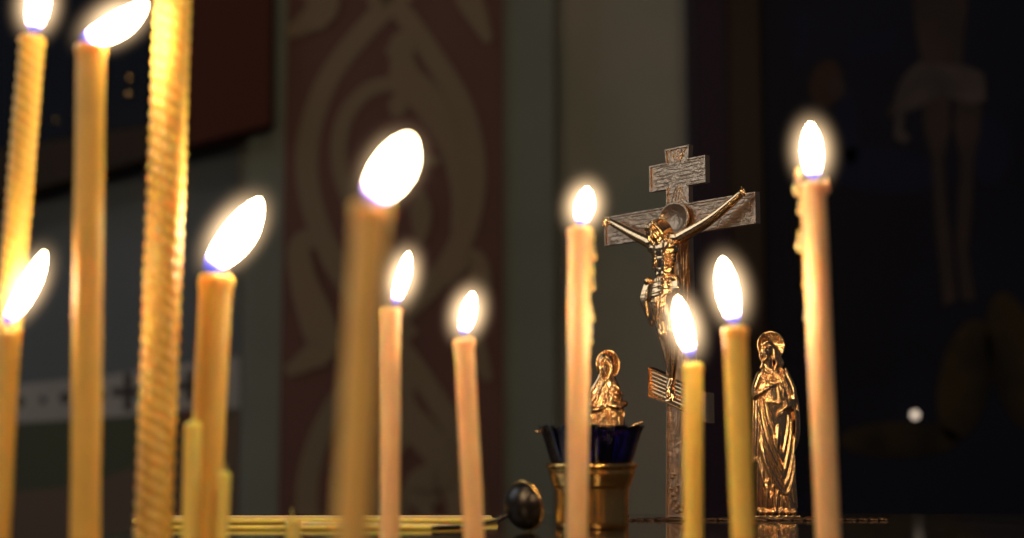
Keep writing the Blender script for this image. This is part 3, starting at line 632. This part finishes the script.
capsule(b, [G.p(603, 404, 15), G.p(605.5, 401, 14.6)], G.r(.62), 8)
for k in range(12):
    u = 588.5 + k * 3.15 + rnd.uniform(-.4, .4); fold([(u + (606 - u) * .12, 411), (u, 440), (u - (606 - u) * .03, 475), (u - (606 - u) * .05, 512)], rnd.choice((1.0, 1.3, 1.6)))
fold([(590, 412), (598, 440), (610, 462), (620, 440), (624, 410)], 1.5); fold([(589, 425), (597, 458), (611, 484), (622, 458), (625, 430)], 1.5)
box(b, (G.p(584.5, 516, 0).x, -11 * G.k, 0), (G.p(628.5, 516, 0).x, 10 * G.k, G.r(2.6)))
for v_ in b.verts:
    if v_.co.z < 0.0: v_.co.z = 0.0
sculpt('figure', b, M_BRASS, t, 0.00028, 1, 0.35)
halo('halo', G.p(608, 364.5, 0), G.r(12.4), G.r(15.2), 0.0007, t)

# ------------------------------------------------------------------ crucifix
YAW = math.radians(50)
r = ray(679, 518); CB = CAM + r * (-CAMH / r.z)
AX = Vector((math.cos(YAW), -math.sin(YAW), 0)); AN = Vector((-math.sin(YAW), -math.cos(YAW), 0))
def CL(u, v, off=0.0):
    """pixel on the plane parallel to the cross, off metres in front of it -> the crucifix's own coordinates"""
    r = ray(u, v); o = CB + AN * off; k = (o - CAM).dot(AN) / r.dot(AN); p = CAM + r * k - CB
    return Vector((p.dot(AX), -off, p.z))
cross = thing('crucifix', CB, 'brass three barred standing crucifix with a crucified figure, behind the burning candles', 'crucifix', None, -YAW)
xc, w = 0.003, 0.0072; TH = 0.0030
out = [(xc - w - 0.0028, 0), (xc + w + 0.0028, 0), (xc + w - .0004, 0.129), (0.0500, 0.1292), (0.0500, 0.1432), (xc + w, 0.1432), (xc + w, 0.1515), (0.0207, 0.1515), (0.0207, 0.1640), (xc + w, 0.1640), (xc + w + .0005, 0.1703),
       (xc - w - .0005, 0.1703), (xc - w, 0.1640), (-0.0150, 0.1640), (-0.0150, 0.1515), (xc - w, 0.1515), (xc - w, 0.1432), (-0.0460, 0.1432), (-0.0460, 0.1292), (xc - w + .0004, 0.129)]
def cast_plate(b, out, th):
    f = [b.verts.new((x, -th / 2, z)) for x, z in out]; k = [b.verts.new((x, th / 2, z)) for x, z in out]; n = len(out)
    ff = b.faces.new(f); b.faces.new(k[::-1])
    for i in range(n): b.faces.new((f[i], k[i], k[(i + 1) % n], f[(i + 1) % n]))
    bmesh.ops.recalc_face_normals(b, faces=b.faces[:])
    bmesh.ops.inset_region(b, faces=[ff], thickness=0.0010, depth=0); bmesh.ops.inset_region(b, faces=[ff], thickness=0.0003, depth=-0.0007)
b = bmesh.new(); cast_plate(b, out, TH)
yf = -TH / 2 + 0.0007
for k in range(7):    # long grain ridges of the shaft
    x = xc - w * 0.8 + k * w * 1.6 / 7; z = 0.002
    while z < 0.126:
        l = rnd.uniform(0.012, 0.035); z2 = min(z + l, 0.127); j = rnd.uniform(-0.0006, 0.0006); s = 1 + 0.35 * (1 - z / 0.13)
        X = lambda zz_, x=x, j=j: xc + (x - xc) * (1 + 0.3 * (1 - zz_ / 0.13)) + j * math.sin(zz_ * 160 + x * 4000)
        m = [z + (z2 - z) * q / 6 for q in range(7)]
        tube(b, [(X(q), yf, q) for q in m], [0.0001, .0004, .0006, .0006, .0005, .0004, .0001], 6); z = z2 + 0.0008
for (xa, xb, za, zb, n) in ((-0.0445, -0.006, 0.1312, 0.1412, 6), (0.0115, 0.0485, 0.1312, 0.1412, 6), (-0.0135, 0.0192, 0.1532, 0.1622, 6)):
    for k in range(n):
        z = za + (zb - za) * k / (n - 1); x = xa
        while x < xb - 0.003:
            x2 = min(x + rnd.uniform(0.006, 0.018), xb); m = [x + (x2 - x) * q / 5 for q in range(6)]; j = rnd.uniform(-.0004, .0004)
            tube(b, [(q, yf + .0001, z + j * math.sin(q * 300)) for q in m], [0.0001, .00025, .0003, .0003, .00025, .0001], 6); x = x2 + 0.0006
for k in range(5): tube(b, [(xc - 0.0012 + k * .0006, yf, 0.1635), (xc - w * .7 + k * w * .35, yf, 0.1694)], 0.0004, 6)
for k in range(5): tube(b, [(xc - 0.0012 + k * .0006, yf, 0.1525), (xc - w * .7 + k * w * .35, yf, 0.1442)], 0.0004, 6)
for k in range(26): ball(b, (xc + rnd.uniform(-w, w), yf - 0.0001, rnd.uniform(0.002, 0.022)), (rnd.uniform(.0007, .0016), .0011, rnd.uniform(.0007, .0014)), None, 8)
obj('cross', b, M_BRASS_DULL, cross, smooth=False)
b = bmesh.new(); cast_plate(b, [(-0.0165, 0.0555), (0.0205, 0.0425), (0.0205, 0.0560), (-0.0165, 0.0690)], 0.0044)
for k in range(6): tube(b, [(-0.0145, -0.0022 + .0007, 0.0575 + k * .0018), (0.0185, -0.0022 + .0007, 0.0458 + k * .0018)], 0.0004, 6)
obj('footrest', b, M_BRASS, cross, smooth=False)
hc = CL(674, 219, TH / 2 + 0.001)
halo('halo', hc + Vector((0, -0.0003, 0)), 0.0098, 0.0078, 0.0006, cross, None, False).data.materials[0] = M_BRASS_DULL

# the crucified figure, one continuous casting
b = bmesh.new(); mm = 0.001
lh, rh = CL(611, 222, .005), CL(741, 194, .005)
le, re = CL(631, 233, .0065), CL(711, 219, .0065)
ls, rs = CL(651, 243, .008), CL(680, 238, .008)
nk = CL(664, 239, .0085); ch = CL(665, 250, .009); wa = CL(665, 270, .0085); hp = CL(665, 288, .009)
capsule(b, catmull([ls, le, lh], 5), [mm * (3.1 - i * .14) for i in range(11)]); capsule(b, catmull([rs, re, rh], 5), [mm * (3.1 - i * .14) for i in range(11)])
ball(b, ls.lerp(le, .05), 2.9 * mm); ball(b, rs.lerp(re, .05), 2.9 * mm); ball(b, ls.lerp(le, .42), (2.7 * mm, 2.2 * mm, 2.3 * mm)); ball(b, rs.lerp(re, .42), (2.7 * mm, 2.2 * mm, 2.3 * mm))
for hnd, s in ((lh, -1), (rh, 1)):   # palm and five fingers
    ball(b, hnd + Vector((s * 1.3 * mm, 0, 0)), (1.8 * mm, 1.0 * mm, 1.5 * mm))
    for k in range(4):
        a = (k - 1.5) * .28; l = (2.2, 2.7, 2.6, 2.0)[k] * mm; p0 = hnd + Vector((s * 2.2 * mm, -0.3 * mm, (k - 1.5) * .75 * mm)); p1 = p0 + Vector((s * l * .6 * math.cos(a), -.9 * mm, l * .6 * math.sin(a)))
        capsule(b, [p0, p1, p1 + Vector((s * .2 * mm, -1.2 * mm, .2 * mm))], .40 * mm, 8)
    capsule(b, [hnd + Vector((0, -.4 * mm, 1.0 * mm)), hnd + Vector((s * 1.4 * mm, -1.1 * mm, 2.6 * mm))], .45 * mm, 8)
    capsule(b, [hnd + Vector((s * 1.2 * mm, 1 * mm, 0)), hnd + Vector((s * 1.2 * mm, -1.7 * mm, 0))], .5 * mm, 8)
# torso from the ribs to the pelvis
def tors(c, rx, ry, rz_): ball(b, c, (rx * mm, ry * mm, rz_ * mm), None, 20)
tors(ch + Vector((0, 0, .5 * mm)), 8.0, 4.6, 6.5); tors(ch.lerp(wa, .45), 6.8, 4.2, 6.5); tors(wa, 5.6, 3.7, 6.0); tors(hp, 6.2, 4.4, 6.0)
capsule(b, [ls, nk, rs], [2.8 * mm, 3.2 * mm, 2.8 * mm])
tors(ls.lerp(rs, .25) + Vector((0, -2.6 * mm, -3.2 * mm)), 3.8, 2.4, 2.6); tors(ls.lerp(rs, .75) + Vector((0, -2.6 * mm, -3.2 * mm)), 3.8, 2.4, 2.6)
for s in (-1, 1):
    for k in range(5): capsule(b, catmull([ch + Vector((s * 6.8 * mm, -1.2 * mm, -(1.4 + k * 1.7) * mm)), ch + Vector((s * 4.8 * mm, -3.4 * mm, -(2.2 + k * 1.6) * mm)), ch + Vector((s * 2.2 * mm, -4.2 * mm, -(1.4 + k * 1.3) * mm))], 3), .42 * mm, 8)
    for k in range(3): tors(wa + Vector((s * 1.7 * mm, -2.5 * mm, (3.6 - k * 2.9) * mm)), 1.9, 1.2, 1.7)
# neck and bowed head
hd = CL(657, 231, .0115)
capsule(b, [nk, hd + Vector((0, 1 * mm, -1 * mm))], [2.7 * mm, 2.4 * mm])
Rh = Matrix.Rotation(-0.35, 4, 'Y') @ Matrix.Rotation(0.35, 4, 'X')
def H(x, y, z): return hd + (Rh @ Vector((x * mm, y * mm, z * mm)))
def hb(c, r_): ball(b, H(*c), tuple(x * mm for x in r_), Rh)
hb((0, 0, 1), (3.8, 4.2, 4.6)); hb((0, -2.0, -1.2), (2.9, 2.6, 3.8)); hb((0, -2.6, -4.8), (2.0, 1.8, 2.4)); hb((0, -2.2, -6.4), (1.3, 1.2, 1.7))
capsule(b, [H(0, -4.2, .6), H(0, -5.5, -1.7)], [.45 * mm, .75 * mm], 8); capsule(b, [H(-2.3, -3.7, .9), H(0, -4.4, 1.1), H(2.3, -3.7, .9)], .5 * mm, 8)
hb((-1.4, -3.9, -.1), (.7, .5, .45)); hb((1.4, -3.9, -.1), (.7, .5, .45)); capsule(b, [H(-1.2, -4.3, -3.1), H(1.2, -4.3, -3.1)], .42 * mm, 8); capsule(b, [H(-1.5, -4.0, -2.6), H(0, -4.7, -2.4), H(1.5, -4.0, -2.6)], .4 * mm, 8)
for k in range(14):  # crown of twisted thorns
    a = 2 * PI * k / 14; a2 = a + 2 * PI / 14 * 1.4
    capsule(b, [H(4.2 * math.sin(a), -4.5 * math.cos(a), 2.6 + .7 * (k % 2)), H(4.4 * math.sin(a2), -4.7 * math.cos(a2), 3.4 - .7 * (k % 2))], .62 * mm, 8)
for s, n in ((-1, 4), (1, 6)):   # long hair
    for k in range(n):
        x = s * (3.2 + .25 * k); y = -2.6 + k * 1.1
        tip = H(x * 1.3 + (0.9 * k if s > 0 else 0), y + .6, -8.5 + k * .3)
        capsule(b, catmull([H(s * 2, y * .8, 4.2), H(x, y, 1.5), H(x * 1.22, y - .3, -2), H(x * 1.02, y + .2, -5), tip], 4), [.95 * mm] * 14 + [.7 * mm, .5 * mm, .35 * mm], 8)
# legs crossed at the feet
kn = CL(668, 332, .0125); an = CL(672, 380, .0085); ft = CL(672, 397, .0105)
for s in (-1, 1):
    h0 = hp + Vector((s * 3.2 * mm, 0, -2 * mm)); k0 = kn + Vector((s * 2.7 * mm, 0, s * .6 * mm)); a0 = an + Vector((s * .9 * mm, -s * 1.0 * mm, 0)); f0 = ft + Vector((-s * .5 * mm, -s * .6 * mm, 0))
    capsule(b, catmull([h0, h0.lerp(k0, .5) + Vector((s * .4 * mm, -.8 * mm, 0)), k0], 4), [mm * x for x in (4.0, 3.95, 3.85, 3.75, 3.6, 3.4, 3.2, 3.0, 2.85)])
    ball(b, k0 + Vector((0, -.9 * mm, 0)), (2.4 * mm, 2.3 * mm, 2.7 * mm))
    capsule(b, catmull([k0, k0.lerp(a0, .35) + Vector((s * .3 * mm, .9 * mm, 0)), a0], 4), [mm * x for x in (2.7, 2.75, 2.8, 2.75, 2.6, 2.3, 2.0, 1.75, 1.6)])
    capsule(b, [a0, a0.lerp(f0, .5) + Vector((0, -1.2 * mm, 0)), f0 + Vector((0, -.8 * mm, 0))], [1.7 * mm, 1.7 * mm, 1.5 * mm])
    for k in range(5): capsule(b, [f0 + Vector(((k - 2) * .62 * mm, -1.0 * mm, -.6 * mm)), f0 + Vector(((k - 2) * .72 * mm, -1.7 * mm, (-2.2 + abs(k - 1.4) * .2) * mm))], .42 * mm, 8)
capsule(b, [ft + Vector((0, 6 * mm, 0)), ft + Vector((0, -3.2 * mm, 0))], .6 * mm, 8)
sculpt('figure', b, M_BRASS, cross, 0.00030, 5, 0.5)
# loincloth
b = bmesh.new()
wl = CL(665, 283, .009)
for k in range(5):
    z = -k * 1.5 * mm; rx = (7.4 + .35 * k) * mm; ry = (5.3 + .2 * k) * mm
    tube(b, [wl + Vector((rx * math.cos(a), ry * math.sin(a), z + 1.1 * mm * math.sin(a * 1 + .6 + k * .2))) for a in [2 * PI * i / 32 for i in range(33)]], (1.15 + .15 * (k % 2)) * mm, 10, False)
lathe(b, [(1, 2), (6.6, 2), (7.2, -2), (7.8, -7), (8.2, -12), (7.2, -18), (1, -18)], 32, wl, fn=lambda r_, z, a, i: (r_ * mm * (1 + .06 * math.sin(9 * a + z * .2)) * (1 - .28 * abs(math.sin(a))), z * mm + (1.5 * mm * math.sin(a * 2 + .5) if i > 3 else 0)))
for k in range(7):
    x = -7 + k * 2.1; capsule(b, catmull([wl + Vector((x * mm, -5.2 * mm * math.sqrt(max(.05, 1 - (x / 9) ** 2)), -2 * mm)), wl + Vector(((x * .75 + 1.0) * mm, -6.6 * mm * math.sqrt(max(.05, 1 - (x / 9) ** 2)), -9 * mm)), wl + Vector(((x * .8 - 1) * mm, -6 * mm * math.sqrt(max(.05, 1 - (x / 9) ** 2)), -(17 + (k % 3)) * mm))], 4), .85 * mm, 8)
for s, L_ in ((-1, 15), (1, 8)):   # knotted ends hanging at the hips
    for k in range(4):
        x = s * (7.6 + k * .9); capsule(b, catmull([wl + Vector((x * .95 * mm, -2 * mm, 1.5 * mm)), wl + Vector(((x + s * 1.3) * mm, -3.4 * mm, -L_ * .4 * mm)), wl + Vector(((x + s * .5) * mm, -3 * mm, -(L_ - k * 1.5) * mm))], 4), 1.0 * mm, 8)
    ball(b, wl + Vector((s * 8.2 * mm, -2.5 * mm, 1.5 * mm)), (2.2 * mm, 2.2 * mm, 1.8 * mm))
sculpt('loincloth', b, M_BRASS, cross, 0.00030, 1, 0.4)
